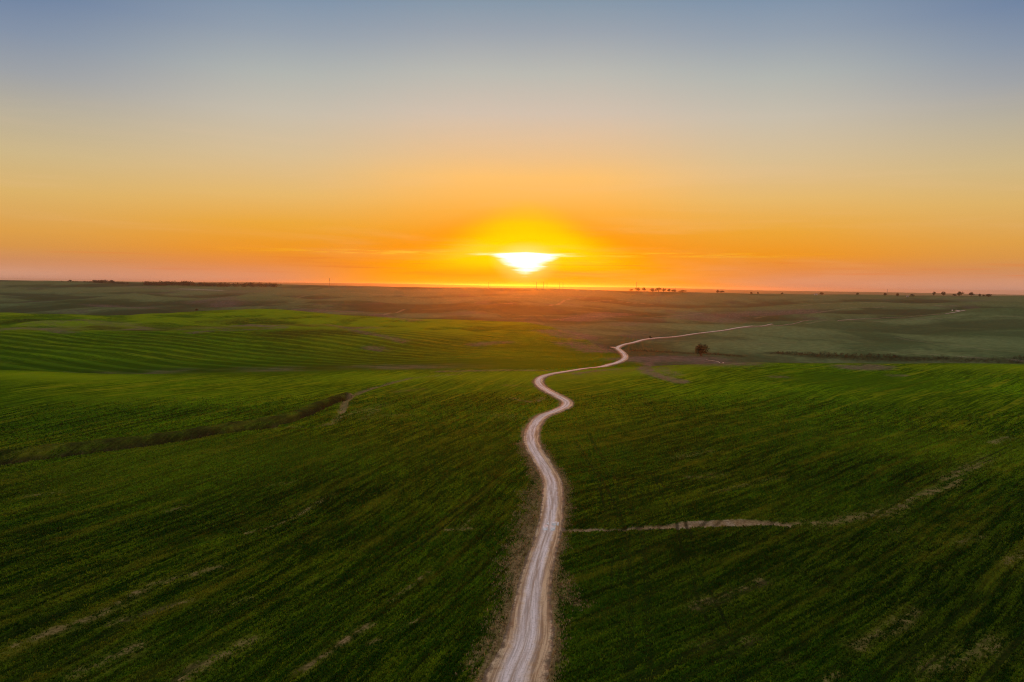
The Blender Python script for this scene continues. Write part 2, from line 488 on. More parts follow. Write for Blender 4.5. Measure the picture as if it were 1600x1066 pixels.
stroke(tram, [(918, 676), (935, 705), (958, 740), (977, 775), (992, 805), (1003, 840), (1010, 900), (1013, 980), (1016, 1066)], 1.15, 1.0, .12)
stroke(tram, [(900, 690), (915, 715), (938, 748), (957, 780), (970, 808), (979, 842), (985, 900), (986, 980), (985, 1066)], 1.15, 1.0, .12)
stroke(tram, [(1060, 965), (1160, 925), (1290, 880), (1400, 828)], .9, .8, .4); stroke(tram, [(1070, 1000), (1180, 955), (1320, 900), (1440, 850)], .9, .8, .4)
stroke(tram, [(1340, 1066), (1440, 1000), (1530, 940), (1600, 898)], .9, .9, .4); stroke(tram, [(1375, 1066), (1465, 1005), (1600, 915)], .8, .7, .4)
# how faded or lush each field is
bpx = np.array([ray(p, 500)[0] for p in (600, 800, 860, 900, 950, 1000, 1060)])
bd = np.interp(S_, bpx, [0, 0, 1, 1, 1, 1, 1])
lim = np.where(S_ < bpx[1], dC + 40, np.interp(S_, bpx[1:], [1010, 900, 740, 600, 505, 440]))
lim = np.where(S_ > bpx[-1], dA + 12, lim)
dull = smooth(-8, 12, (D_ - lim) + 14 * nz2)
# the smooth pale slope right of the road
ley = smooth(0, 60, D_ - dA) * smooth(60, -40, D_ - dC) * smooth(.15, .26, S_) * (1 - .6 * smooth(.7, .95, scrub))

# crop relief: drilled rows, ruts and lumps in the near fields
crop = np.clip(1 - np.maximum(soil, scrub) * 1.3, 0, 1) * smooth(.2, 1.2, edge)
near = smooth(300, 150, D_)
rel = (.09 * nz3 + .05 * np.sin(row_u * 2 * np.pi / 1.5 + 3 * nz1) * (.5 + nz2) + .16 * fbm(row_u / 3.1, row_v / 45, 2)
       + .10 * rng.uniform(-1, 1, len(gx))) * near
rel = rel * crop - .22 * tram * near
rel += stripe * .55 * np.sin(row_u * 2 * np.pi / 15.0 + 1.2 * nz2)
lump = (soil + scrub) * (.18 * nz3 + .25 * nz1) * smooth(600, 300, D_)
bed = smooth(.9, -.3, edge)
gz = base + dz * (1 - bed) + (rel + lump) * (1 - bed) - .38 * smooth(.35, -.7, edge + .35 * nz3) - .02


def sheet_faces(nr, nt):
    i = np.arange(nr - 1)[:, None] * nt; j = np.arange(nt - 1)[None, :]
    a = (i + j); f = np.stack([a, a + 1, a + nt + 1, a + nt], -1).reshape(-1, 4)
    return f


verts = np.stack([gx, gy, gz], 1)
faces = sheet_faces(nr, nt)
# close the seam behind the viewer and the hub below the drone
last = np.arange(nr - 1) * nt
seam = np.stack([last + nt - 1, last, last + nt, last + nt + nt - 1], 1)
faces = np.vstack([faces, seam])


# ------------------------------------------------------------------ node helpers
def lin(*c):
    return tuple(((v / 255) / 12.92 if v / 255 <= .04045 else ((v / 255 + .055) / 1.055) ** 2.4) for v in c) + (1.0,)


class Nodes:
    def __init__(self, tree):
        self.t = tree; tree.nodes.clear()

    def n(self, kind, **kw):
        x = self.t.nodes.new(kind)
        for k, v in kw.items(): setattr(x, k, v)
        return x

    def put(self, sock, v):
        if isinstance(v, bpy.types.NodeSocket): self.t.links.new(v, sock)
        elif v is not None: sock.default_value = v

    def m(self, op, a, b=None, c=None, clamp=False):
        x = self.n('ShaderNodeMath', operation=op, use_clamp=clamp)
        for s, v in zip(x.inputs, (a, b, c)): self.put(s, v)
        return x.outputs[0]

    def rng(self, v, a, b, c=0.0, d=1.0, kind='SMOOTHSTEP'):
        x = self.n('ShaderNodeMapRange', interpolation_type=kind)
        for s, q in zip(x.inputs, (v, a, b, c, d)): self.put(s, q)
        return x.outputs[0]

    def mix(self, f, a, b, blend='MIX'):
        x = self.n('ShaderNodeMix', data_type='RGBA', blend_type=blend)
        self.put(x.inputs[0], f); self.put(x.inputs[6], a); self.put(x.inputs[7], b)
        return x.outputs[2]

    def attr(self, name):
        return self.n('ShaderNodeAttribute', attribute_name=name).outputs['Fac']

    def vec(self, x, y, z=0.0):
        c = self.n('ShaderNodeCombineXYZ')
        for s, v in zip(c.inputs, (x, y, z)): self.put(s, v)
        return c.outputs[0]

    def noise(self, v, scale=1.0, detail=3.0, rough=.55, dist=0.0):
        x = self.n('ShaderNodeTexNoise')
        self.put(x.inputs['Vector'], v)
        x.inputs['Scale'].default_value = scale; x.inputs['Detail'].default_value = detail
        x.inputs['Roughness'].default_value = rough; x.inputs['Distortion'].default_value = dist
        return x.outputs['Fac']

    def mapped(self, v, scale):
        x = self.n('ShaderNodeVectorMath', operation='MULTIPLY')
        self.put(x.inputs[0], v); x.inputs[1].default_value = scale
        return x.outputs[0]

    def ramp(self, f, stops, interp='LINEAR'):
        x = self.n('ShaderNodeValToRGB'); e = x.color_ramp.elements
        x.color_ramp.interpolation = interp
        while len(e) < len(stops): e.new(.5)
        for el, (p, c) in zip(e, stops): el.position = p; el.color = c
        self.put(x.inputs[0], f)
        return x.outputs[0]


def material(name):
    m = bpy.data.materials.new(name); m.use_nodes = True
    return m, Nodes(m.node_tree)


def finish(N, colr, rough=.85, spec=.2, bump=None, bstr=.5, bdist=.1, sheen=0.0, sheen_tint=(1, 1, 1, 1), trans=None):
    b = N.n('ShaderNodeBsdfPrincipled')
    N.put(b.inputs['Base Color'], colr); N.put(b.inputs['Roughness'], rough)
    N.put(b.inputs['Specular IOR Level'], spec)
    N.put(b.inputs['Sheen Weight'], sheen); N.put(b.inputs['Sheen Tint'], sheen_tint)
    b.inputs['Sheen Roughness'].default_value = .45
    if bump is not None:
        k = N.n('ShaderNodeBump'); N.put(k.inputs['Strength'], bstr); N.put(k.inputs['Distance'], bdist)
        N.put(k.inputs['Height'], bump); N.put(b.inputs['Normal'], k.outputs[0])
    o = N.n('ShaderNodeOutputMaterial')
    out = b.outputs[0]
    if trans is not None:
        t = N.n('ShaderNodeBsdfTranslucent'); N.put(t.inputs[0], colr)
        x = N.n('ShaderNodeMixShader'); x.inputs[0].default_value = trans
        N.put(x.inputs[1], out); N.put(x.inputs[2], t.outputs[0]); out = x.outputs[0]
    N.put(o.inputs[0], out)


def crop_colour(N, pos, u, v):
    """drilled wheat: fine rows, wheel worn lines, thin yellow streaks and thicker or drier patches, plus painted slope shading and distance brightening"""
    fine = N.noise(N.vec(N.m('MULTIPLY', u, .55), N.m('MULTIPLY', v, .030)), 1, 4, .6)
    mid = N.noise(N.vec(N.m('MULTIPLY', u, .17), N.m('MULTIPLY', v, .009), 3.0), 1, 4, .6)
    drill = N.noise(N.vec(N.m('MULTIPLY', u, 2.1), N.m('MULTIPLY', v, .11), 6.0), 1, 4, .7)
    rut = N.noise(N.vec(N.m('MULTIPLY', u, .75), N.m('MULTIPLY', v, .012), 8.0), 1, 2, .5)
    patch = N.noise(pos, .013, 3, .5)
    speck = N.noise(pos, 2.0, 5, .75)
    blot = N.noise(pos, .16, 4, .6)
    lush = N.mix(N.rng(fine, .42, .58), (.005, .020, .0012, 1), (.040, .068, .0028, 1))
    lush = N.mix(N.rng(patch, .42, .58, 0, .6), lush, (.026, .070, .0024, 1))
    lush = N.mix(N.rng(drill, .42, .52, .8, 0), lush, (.0035, .011, .0008, 1))
    lush = N.mix(N.rng(drill, .53, .62, 0, .7), lush, (.052, .085, .0035, 1))
    lush = N.mix(N.rng(speck, .40, .52, .8, 0), lush, (.0035, .012, .0008, 1))
    lush = N.mix(N.m('MULTIPLY', N.rng(rut, .55, .62), N.rng(patch, .35, .6, .2, .85)), lush, (.004, .010, .0008, 1))
    thin = N.m('MULTIPLY', N.rng(mid, .51, .63), N.rng(N.m('ADD', N.m('MULTIPLY', blot, .5), N.m('MULTIPLY', fine, .5)), .42, .57, .05, 1))
    shade_f = N.attr('relief_shade')
    swell_shade = N.noise(N.mapped(pos, (.007, .016, .03)), 1, 4, .55, .5)
    lush = N.mix(N.rng(swell_shade, .43, .58, .0, .7), lush, N.mix(1.0, lush, (1.7, 1.45, 1.0, 1), 'MULTIPLY'))  # painted light and dark bands imitating the shading of undulating ground
    lush = N.mix(N.m('MULTIPLY', thin, .62), lush, (.075, .078, .006, 1))
    lush = N.mix(N.m('MULTIPLY', N.rng(shade_f, .52, .85), .62), lush, (.058, .084, .004, 1))  # crest highlights painted into the crop
    lush = N.mix(N.m('MULTIPLY', N.rng(shade_f, .46, .18), .72), lush, (.009, .026, .0013, 1))  # hollow shade painted into the crop
    lush = N.mix(N.attr('far_bright'), lush, N.mix(1.0, lush, (2.2, 2.05, 1.1, 1), 'MULTIPLY'))  # painted brightening with distance, in place of shaded gaps seen close up
    lush = N.mix(1.0, lush, (1.25, 1.22, 1.0, 1), 'MULTIPLY')
    return fine, speck, blot, shade_f, drill, lush


# ------------------------------------------------------------------ ground material
mat_ground, N = material('crop fields and bare earth')
pos = N.n('ShaderNodeNewGeometry').outputs['Position']
u, v = N.attr('row_u'), N.attr('row_v')
so, dr, sc, pa, du, st, tr = (N.attr(k) for k in ('soil', 'dry', 'scrub', 'pale', 'dull', 'stripe', 'tram'))
fine, speck, blot, shade_f, drill, lush = crop_colour(N, pos, u, v)
band = N.noise(N.mapped(pos, (.0060, .0034, .02)), 1, 5, .62, .8)
faded = N.mix(N.rng(band, .42, .58), (.040, .062, .022, 1), (.100, .136, .052, 1))
faded = N.mix(N.rng(N.noise(N.mapped(pos, (.0085, .0042, .02)), 1, 5, .62, .8), .53, .61, 0, .6), faded, (.085, .064, .050, 1))
faded = N.mix(N.rng(shade_f, .52, .85, 0, .75), faded, (.125, .142, .050, 1))  # painted light on the far crests
faded = N.mix(N.rng(shade_f, .48, .18, 0, .8), faded, (.030, .042, .017, 1))  # painted shade in the far hollows
ley_c = N.mix(N.rng(band, .43, .58), (.070, .104, .038, 1), (.140, .170, .064, 1))
ley_c = N.mix(N.rng(shade_f, .48, .15, 0, .7), ley_c, (.050, .066, .026, 1))  # the same hollow shade painted on the pale slope
faded = N.mix(N.m('MULTIPLY', N.attr('ley'), .85), faded, ley_c)
faded = N.mix(N.rng(blot, .42, .60, .35, 0), faded, (.034, .044, .016, 1))
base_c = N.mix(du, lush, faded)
wave = N.m('SINE', N.m('MULTIPLY', u, 2 * math.pi / 15.0))
base_c = N.mix(N.m('MULTIPLY', st, N.rng(wave, -.2, .9, .6, 0)), base_c, (.010, .034, .002, 1))
base_c = N.mix(N.m('MULTIPLY', st, N.rng(wave, .2, 1.0, 0, .4)), base_c, (.062, .115, .006, 1))
straw = N.mix(N.rng(speck, .3, .7), (.050, .050, .006, 1), (.165, .125, .022, 1))
rowbreak = N.rng(N.m('ADD', N.m('MULTIPLY', fine, .6), N.m('MULTIPLY', speck, .4)), .38, .60)
base_c = N.mix(N.m('MULTIPLY', dr, N.m('MULTIPLY_ADD', rowbreak, .6, .35)), base_c, straw)
brush = N.mix(N.rng(speck, .3, .7), (.008, .007, .003, 1), (.034, .026, .009, 1))
base_c = N.mix(N.m('MULTIPLY', sc, .9), base_c, brush)
earth = N.mix(N.rng(speck, .25, .75), (.125, .072, .030, 1), (.33, .215, .105, 1))
earth_far = N.mix(N.rng(blot, .3, .7), (.085, .055, .040, 1), (.16, .105, .085, 1))
dist_f = N.attr('farness')
earth = N.mix(dist_f, earth, earth_far)
base_c = N.mix(N.m('MULTIPLY', so, N.rng(N.m('ADD', rowbreak, so), .35, 1.1)), base_c, earth)
base_c = N.mix(pa, base_c, N.mix(N.rng(speck, .3, .65), (.20, .15, .10, 1), (.62, .52, .40, 1)))
base_c = N.mix(N.m('MULTIPLY', tr, .9), base_c, (.007, .010, .003, 1))
bh = N.m('ADD', N.m('MULTIPLY', speck, 1.0), N.m('ADD', fine, N.m('MULTIPLY', drill, 1.5)))
finish(N, base_c, .9, 0.0, bh, .7, .16, sheen=N.m('MULTIPLY', N.m('SUBTRACT', 1.0, N.m('MAXIMUM', so, N.m('MAXIMUM', sc, du))), .08), sheen_tint=(.45, .8, .03, 1))

ground = new_mesh('ground', verts, faces, mat_ground, smooth=True)
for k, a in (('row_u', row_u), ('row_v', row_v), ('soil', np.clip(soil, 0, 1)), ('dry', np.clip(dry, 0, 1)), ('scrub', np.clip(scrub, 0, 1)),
             ('pale', np.clip(pale, 0, 1)), ('dull', dull), ('stripe', stripe), ('tram', tram), ('farness', smooth(250, 480, D_)), ('relief_shade', relief_shade()), ('ley', ley), ('far_bright', smooth(120, 380, gy + 40 * nz2))):
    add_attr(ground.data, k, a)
tag(ground, 'rolling green crop fields with drilled rows and bare earth hollows', kind='structure')

# ------------------------------------------------------------------ dirt road
mat_road, N = material('chalky dirt')
ac, al, hw_ = N.attr('across'), N.attr('along'), N.attr('halfwidth')
pos = N.n('ShaderNodeNewGeometry').outputs['Position']
t = N.m('DIVIDE', ac, hw_)
streak = N.noise(N.vec(N.m('MULTIPLY', ac, 1.5), N.m('MULTIPLY', al, .05)), 1, 5, .65)
thread = N.noise(N.vec(N.m('MULTIPLY', ac, 4.0), N.m('MULTIPLY', al, .11), 9.0), 1, 4, .65)
wob = N.m('MULTIPLY', N.m('SUBTRACT', N.noise(N.vec(N.m('MULTIPLY', al, .03), 0.0, 5.0), 1, 2), .5), 1.6)
acw = N.m('SUBTRACT', N.m('ADD', ac, wob), N.m('MULTIPLY', hw_, .10))
track = N.m('MAXIMUM', N.rng(N.m('ABSOLUTE', N.m('SUBTRACT', acw, .8)), .9, .1), N.rng(N.m('ABSOLUTE', N.m('ADD', acw, .8)), .9, .1))
track = N.m('MULTIPLY', track, N.rng(N.noise(N.vec(N.m('MULTIPLY', ac, .7), N.m('MULTIPLY', al, .06), 3.0), 1, 3), .32, .62, .1, 1))
grit = N.noise(pos, 2.6, 5, .75)
clod = N.noise(pos, .5, 4, .65)
crust = N.mix(N.rng(streak, .42, .58), (.33, .245, .185, 1), (.64, .54, .48, 1))
crust = N.mix(N.m('MULTIPLY', track, .75), crust, (.74, .655, .635, 1))
crust = N.mix(N.rng(thread, .50, .60, 0, .55), crust, (.31, .26, .22, 1))
crust = N.mix(N.rng(grit, .52, .62, 0, .5), crust, (.30, .225, .165, 1))
tan = N.mix(N.rng(streak, .42, .58), (.27, .165, .080, 1), (.54, .37, .21, 1))
tan = N.mix(N.rng(N.m('ADD', N.m('MULTIPLY', grit, .5), N.m('MULTIPLY', thread, .5)), .48, .64, 0, .75), tan, (.20, .13, .075, 1))
tside = N.m('ADD', t, N.m('MULTIPLY', wob, .15))
shoulder = N.rng(N.m('ADD', N.m('ABSOLUTE', N.m('ADD', tside, -.10)), N.m('MULTIPLY', N.m('SUBTRACT', N.m('ADD', streak, clod), 1.0), .55)), .26, .72)
cr = N.mix(N.m('MULTIPLY', shoulder, .95), crust, tan)
rim = N.m('ADD', N.m('ABSOLUTE', t), N.m('MULTIPLY', N.m('SUBTRACT', N.m('ADD', clod, N.m('MULTIPLY', grit, .6)), .8), .9))
cr = N.mix(N.rng(rim, .80, 1.05), cr, N.mix(N.rng(grit, .3, .7), (.075, .045, .022, 1), (.20, .125, .07, 1)))
finish(N, cr, .85, .2, N.m('ADD', grit, N.m('MULTIPLY', N.m('ADD', streak, thread), 1.0)), .6, .1)


def ribbon(name, line, half, step, lift):
    P, L = along(line, step)
    T = np.gradient(P, axis=0); T /= np.hypot(T[:, 0], T[:, 1])[:, None]
    Nn = np.stack([-T[:, 1], T[:, 0]], 1)
    hw = half(P[:, 1]) * (1 + .05 * perlin(L / 14, L * 0 + 2))
    ext = np.array([-1, -.8, -.55, -.3, 0, .3, .55, .8, 1])
    ts = np.concatenate([ext])
    rowsP = []; A = []; W = []
    for k in (-1.0, *ts, 1.0):
        pass
    offs = [-1.0] + list(ts) + [1.0]
    V = []
    for q, tt in enumerate(offs):
        skirt = q in (0, len(offs) - 1)
        ragged = (.35 * perlin(L / 1.7, L * 0 + 7 * np.sign(tt)) + .3 * perlin(L / 6, L * 0 - 3 * np.sign(tt))) * abs(tt) ** 4
        o = tt * hw + np.sign(tt) * (ragged + (.75 if skirt else 0))
        xy = P + Nn * o[:, None]
        z = land(xy[:, 0], xy[:, 1]) + lift(np.hypot(P[:, 0], P[:, 1]))
        z += .05 * (1 - tt * tt) - .05 * np.exp(-((abs(o) - .85) / .3) ** 2)
        if skirt: z -= .5
        V.append(np.stack([xy[:, 0], xy[:, 1], z], 1)); A.append(o); W.append(hw)
    V = np.stack(V, 1); n, m, _ = V.shape
    o = new_mesh(name, V.reshape(-1, 3), sheet_faces(n, m)[:, ::-1], mat_road, smooth=True)
    add_attr(o.data, 'across', np.stack(A, 1).ravel()); add_attr(o.data, 'halfwidth', np.stack(W, 1).ravel())
    add_attr(o.data, 'along', np.repeat(L, m))
    return o


lift = lambda r: np.interp(r, [100, 300, 450, 700, 1500], [.03, .05, .15, .45, .8])
road = ribbon('dirt_road', ROAD, road_halfwidth, lambda r: np.clip(r * .005, .5, 6), lift)
tag(road, 'pale winding dirt road crossing the green fields', kind='structure')
def far_track(name, pts, w, label):
    o = ribbon(name, catmull(spots(pts), 10), lambda y: np.full(len(y), w), 3.0, lift)
    tag(o, label, kind='structure')
far_track('farm_track', [(966, 545), (960, 543.2), (954, 543.4)], 2.6, 'short stub of track leaving the dirt road at its upper bend')
far_track('farm_track', [(1500, 486.6), (1494, 485.4), (1488, 484.6)], 1.2, 'far side track forking left from the dirt road on the right hand hill')
far_track('farm_track', [(1136, 516), (1180, 511.5), (1240, 506.5), (1310, 501.5)], .3, 'faint pale strip standing in for the lit edge along the brow of the pale slope')  # pale strip in place of the lit crest edge; the road runs hidden here
far_track('farm_track', [(1310, 501.5), (1330, 500), (1352, 499)], 1.1, 'short visible piece of the dirt road beyond the crest')
far_track('farm_track', [(1352, 499), (1400, 496.5), (1450, 493), (1483, 490.5)], .4, 'faint thread of track along the brow of the right hand hill')
far_track('farm_track', [(1478, 490.8), (1490, 489), (1500, 487), (1508, 485.5)], 3.0, 'pale bend of track climbing the right hand hill')
far_track('farm_track', [(1103, 563), (1112, 564), (1122, 566), (1130, 568)], .45, 'thin pale track beside the lone tree')


# ------------------------------------------------------------------ vegetation
def leaf_material(name, dark, light, trans=.3):
    m, N = material(name)
    pos = N.n('ShaderNodeNewGeometry').outputs['Position']
    f = N.noise(pos, .9, 3, .6)
    finish(N, N.mix(N.rng(f, .3, .7), dark, light), .7, .15, trans=trans)
    return m


mat_leaf = leaf_material('dark foliage', (.010, .014, .004, 1), (.045, .050, .012, 1))
mat_scrub = leaf_material('dry scrub', (.016, .016, .005, 1), (.075, .062, .018, 1), .25)
mat_rank = leaf_material('rank grass', (.014, .018, .004, 1), (.060, .056, .012, 1), .2)
mat_bark, N = material('bark')
finish(N, N.mix(N.rng(N.noise(N.n('ShaderNodeNewGeometry').outputs['Position'], 6, 3), .3, .7), (.03, .02, .014, 1), (.10, .075, .055, 1)), .9, .1)


def leaf_quads(C, size, r):
    """one small leaf spray (a bent pair of triangles, as a quad) at each centre"""
    n = len(C)
    a = r.normal(size=(n, 3)); a /= np.linalg.norm(a, axis=1)[:, None]
    b = r.normal(size=(n, 3)); b -= (a * b).sum(1)[:, None] * a; b /= np.linalg.norm(b, axis=1)[:, None]
    s = (size * r.uniform(.6, 1.3, n))[:, None]
    q = np.stack([C - a * s, C - b * s * .6, C + a * s, C + b * s * .6], 1)
    q[:, 1] += r.normal(size=(n, 3)) * s * .15
    return q.reshape(-1, 3), np.arange(4 * n).reshape(-1, 4)


def tube(pts, radii, k=6):
    V = []; Fc = []
    pts = np.asarray(pts, float)
    for i, (p, rad) in enumerate(zip(pts, radii)):
        d = pts[min(i + 1, len(pts) - 1)] - pts[max(i - 1, 0)]; d /= np.linalg.norm(d) + 1e-9
        e = np.cross(d, [0.31, .95, .05]); e /= np.linalg.norm(e); g = np.cross(d, e)
        for j in range(k):
            t = 2 * np.pi * j / k
            V.append(p + rad * (math.cos(t) * e + math.sin(t) * g))
    for i in range(len(pts) - 1):
        for j in range(k):
            Fc.append((i * k + j, i * k + (j + 1) % k, (i + 1) * k + (j + 1) % k, (i + 1) * k + j))
    return np.array(V), np.array(Fc)


def join(parts):
    V = []; Fc = []; n = 0
    for v, f in parts:
        V.append(v); Fc.append(np.asarray(f) + n); n += len(v)
    return np.vstack(V), np.vstack(Fc)


def build_tree(name, w, h, seed, lobes=9, leaves=900, leaf=.4, skirt=.12, lump=None, stems=1):
    """w, h: crown width and total height in metres"""
    r = np.random.default_rng(seed)
    root = bpy.data.objects.new(name, None); col.objects.link(root)
    wood = []; C = []
    top = []
    if lump is None:
        lump = []
        for i in range(lobes):
            t = 2 * math.pi * i / lobes + r.uniform(-.4, .4); q = r.uniform(.15, .62) * w / 2
            lump.append((q * math.cos(t), q * math.sin(t), h * r.uniform(.38, .78), w * r.uniform(.16, .26)))
        lump.append((r.uniform(-.08, .08) * w, 0, h * .80, w * .20))
    for sidx in range(stems):
        bx = (sidx - (stems - 1) / 2) * .9
        fork = np.array([bx * 1.4, .1, h * .30])
        wood.append(tube([(bx, 0, -.3), (bx, .05, h * .12), fork], [.045 * h, .034 * h, .026 * h]))
        for (x, y, z, q) in lump[sidx::stems]:
            end = np.array([x, y, z])
            midp = fork * .5 + end * .5 + r.normal(size=3) * .04 * h
            wood.append(tube([fork, midp, end, end + (0, 0, q * .5)], [.02 * h, .013 * h, .007 * h, .002 * h], 5))
    tot = sum(q ** 2 for *_, q in lump)
    for (x, y, z, q) in lump:
        n = int(leaves * q * q / tot)
        d = r.normal(size=(n, 3)); d /= np.linalg.norm(d, axis=1)[:, None]
        rad = q * r.uniform(.25, 1, n) ** .5 * (1 + .35 * np.sin(d[:, 0] * 5 + x) * np.cos(d[:, 2] * 4 + y))
        c = np.array([x, y, z]) + d * rad[:, None] * (1, 1, .85)
        C.append(c[c[:, 2] > skirt * h])
    v, f = leaf_quads(np.vstack(C), np.full(sum(map(len, C)), leaf), r)
    new_mesh('crown', v, f, mat_leaf, root)
    v, f = join(wood); new_mesh('trunk', v, f, mat_bark, root, smooth=True)
    return root


def brow_spot(px, py):      # a point just under the skyline, never on the ridge far beyond it
    p = spot(px, py)
    while p[1] > 3150:
        py += .3; p = spot(px, py)
    return p


def stand(o, px, py, rz=None, scale=None, sink=.1):
    p = brow_spot(px, py); o.location = (p[0], p[1], float(land(p[0], p[1])) - sink)
    o.rotation_euler = (0, 0, rz if rz is not None else random.uniform(0, 6.28))
    if scale is not None: o.scale = scale
    return p


# the lone tree in the hollow
lump = [(-2.2, 0, 5.6, 2.3), (-.4, .6, 6.6, 2.2), (.9, -.4, 5.4, 2.0), (3.0, .2, 6.9, 1.5), (3.5, 0, 5.0, 1.6), (-2.6, -.5, 3.4, 2.2), (-.6, -.3, 3.2, 2.1),
        (1.6, .5, 3.2, 1.8), (2.9, -.3, 3.0, 1.5), (-1.5, .8, 4.6, 2.3), (.3, .9, 4.4, 2.2)]
t = build_tree('tree', 9, 9, 3, leaves=1900, leaf=.30, lump=lump, stems=2, skirt=.10)
p = stand(t, 1095.5, 556.5, 0)
k = 20.5 * p[1] / F / 8.8
t.scale = (k, k, k)
tag(t, 'dark broad lone tree standing in the hollow right of the dirt road', 'tree')
t = build_tree('bush', 3.4, 3.6, 8, lobes=6, leaves=420, leaf=.24, skirt=.02)
p = stand(t, 1016, 530.2, 0); k = 5.6 * p[1] / F / 3.4; t.scale = (k, k, k * .95)
tag(t, 'small dark bush growing on the far edge of the dirt road', 'bush')

# trees along the far skyline, each standing on its own
kinds = [build_tree('tree', 12, 9, 20 + i, lobes=7, leaves=520, leaf=.62, skirt=.05) for i in range(4)]
def copy_thing(src):
    c = src.copy(); col.objects.link(c)
    for ch in src.children:
        d = ch.copy(); d.parent = c; col.objects.link(d)
    return c
SKY_TREES = [  # photo x, foot y, width px, height px, label
    (1474, 461.8, 7.5, 4.6, 'small round tree at the left end of the row on the right skyline'),
    (1491, 463.0, 6, 2.4, 'low bush touching the largest tree of the right skyline row'),
    (1499, 463.0, 9, 5.2, 'largest dome shaped tree of the row on the right skyline'),
    (1518, 463.4, 8, 4.8, 'peaked tree just right of the largest tree on the right skyline'),
    (1530.5, 463.8, 4.5, 3.4, 'tiny tree between the peaked tree and the long flat clump'),
    (1537, 464.0, 4, 2.3, 'low shrub at the left end of the long flat clump'),
    (1544.5, 464.2, 11, 3.4, 'long flat topped clump closing the right skyline row of trees'),
    (1382.5, 462.6, 5.5, 3.6, 'dark round shrub below the right skyline left of the pale gap'),
    (1402, 463.2, 5.5, 3.8, 'dark shrub just left of the pale building on the right skyline'),
    (1425, 463.6, 7, 2.8, 'low brush just right of the pale building'),
    (1459, 462.0, 5, 4.4, 'lone tree on the far rise left of the right skyline row'),
    (1340, 461.8, 5, 3.2, 'faint shrub halfway between the two pale buildings'),
    (1284, 460.6, 8, 2.8, 'low brush hiding one end of the white farm building'),
    (1222, 461.0, 4, 2.8, 'tiny lone shrub left of the white farm building'),
    (1174, 460.4, 4.5, 3.0, 'left one of two tiny shrubs under the pink far ridge'),
    (1184, 460.2, 4.5, 2.8, 'right one of two tiny shrubs under the pink far ridge'),
    (1121, 455.6, 5, 3.6, 'tree crowning the brown rise right of the tree belt'),
    (1128, 456.2, 8, 2.6, 'low bushes beside the tree crowning the brown rise'),
    (997, 455.4, 8, 4.4, 'tree at the foot of the tall pole left of the tree belt'),
    (1006.5, 455.4, 6, 4.8, 'round tree second along from the tall pole'),
    (1019, 455.4, 9, 4.0, 'loose tree between the round tree and the widest crown'),
    (1029, 455.2, 11, 4.6, 'widest crown in the middle of the tree belt right of the sun'),
    (1037, 455.6, 6, 4.0, 'small tree close to the right of the widest crown'),
    (1045.5, 456.0, 6, 3.8, 'thin gappy tree left of the short post in the belt'),
    (1053, 456.2, 9, 3.0, 'low dark tree at the short post in the tree belt'),
    (1067, 457.2, 13, 2.6, 'long low thicket ending the tree belt right of the sun'),
    (986, 454.8, 7, 2.6, 'low bush left of the tall pole beside the tree belt'),
    (110, 440.4, 5, 2.2, 'tiny lone tree on the ridge left of the dark grove'),
    (307, 485.6, 5.5, 2.4, 'single dark bush on the crest of the bright green field'),
]
for i, (px, py, w, h, lab) in enumerate(SKY_TREES):
    o = kinds[i] if i < 4 else copy_thing(kinds[i % 4])
    p = stand(o, px, py, sink=.3)
    kx = w * 1.15 * p[1] / F / 11.0; kz = h * 1.3 * p[1] / F / 8.2
    o.scale = (kx, kx, kz)
    tag(o, lab, 'tree' if h > 3.1 else 'bush')
    if h <= 3.1: o.name = 'bush'

# woods and scrub that read as one mass
def thicket(name, places, label, mat, cat, leaf, per, seed):
    """places: rows of x, y, height, radius"""
    r = np.random.default_rng(seed)
    P = np.asarray(places); z = land(P[:, 0], P[:, 1])
    C = []; S = []
    for (x, y, h, q), z0 in zip(P, z):
        n = per
        d = r.normal(size=(n, 3)); d /= np.linalg.norm(d, axis=1)[:, None]
        c = d * (r.uniform(.2, 1, n) ** .5)[:, None] * (q, q, h * .5) + (x, y, z0 + h * .5)
        c += r.normal(size=(n, 3)) * (q * .12, q * .12, h * .06)
        C.append(c); S.append(np.full(n, leaf * h))
    v, f = leaf_quads(np.vstack(C), np.concatenate(S), r)
    o = new_mesh(name, v, f, mat)
    return tag(o, label, cat, kind='stuff')


def wood_places(segs, n, seed, h0, h1, deep):
    r = np.random.default_rng(seed); out = []
    for i in range(n):
        px0, py0, px1, py1, hs = segs[r.integers(len(segs))]
        t = r.uniform(); p = brow_spot(px0 + (px1 - px0) * t, py0 + (py1 - py0) * t)
        p = p * (1 + r.uniform(0, deep))
        h = r.uniform(h0, h1) * hs
        h *= float(np.clip(.75 + 1.1 * perlin(np.array(p[0] / 22), np.array(p[1] / 400 + seed)), .25, 1.3)) if h0 < 3 else 1
        out.append((p[0], p[1], h, h * r.uniform(.45, .8)))
    return out


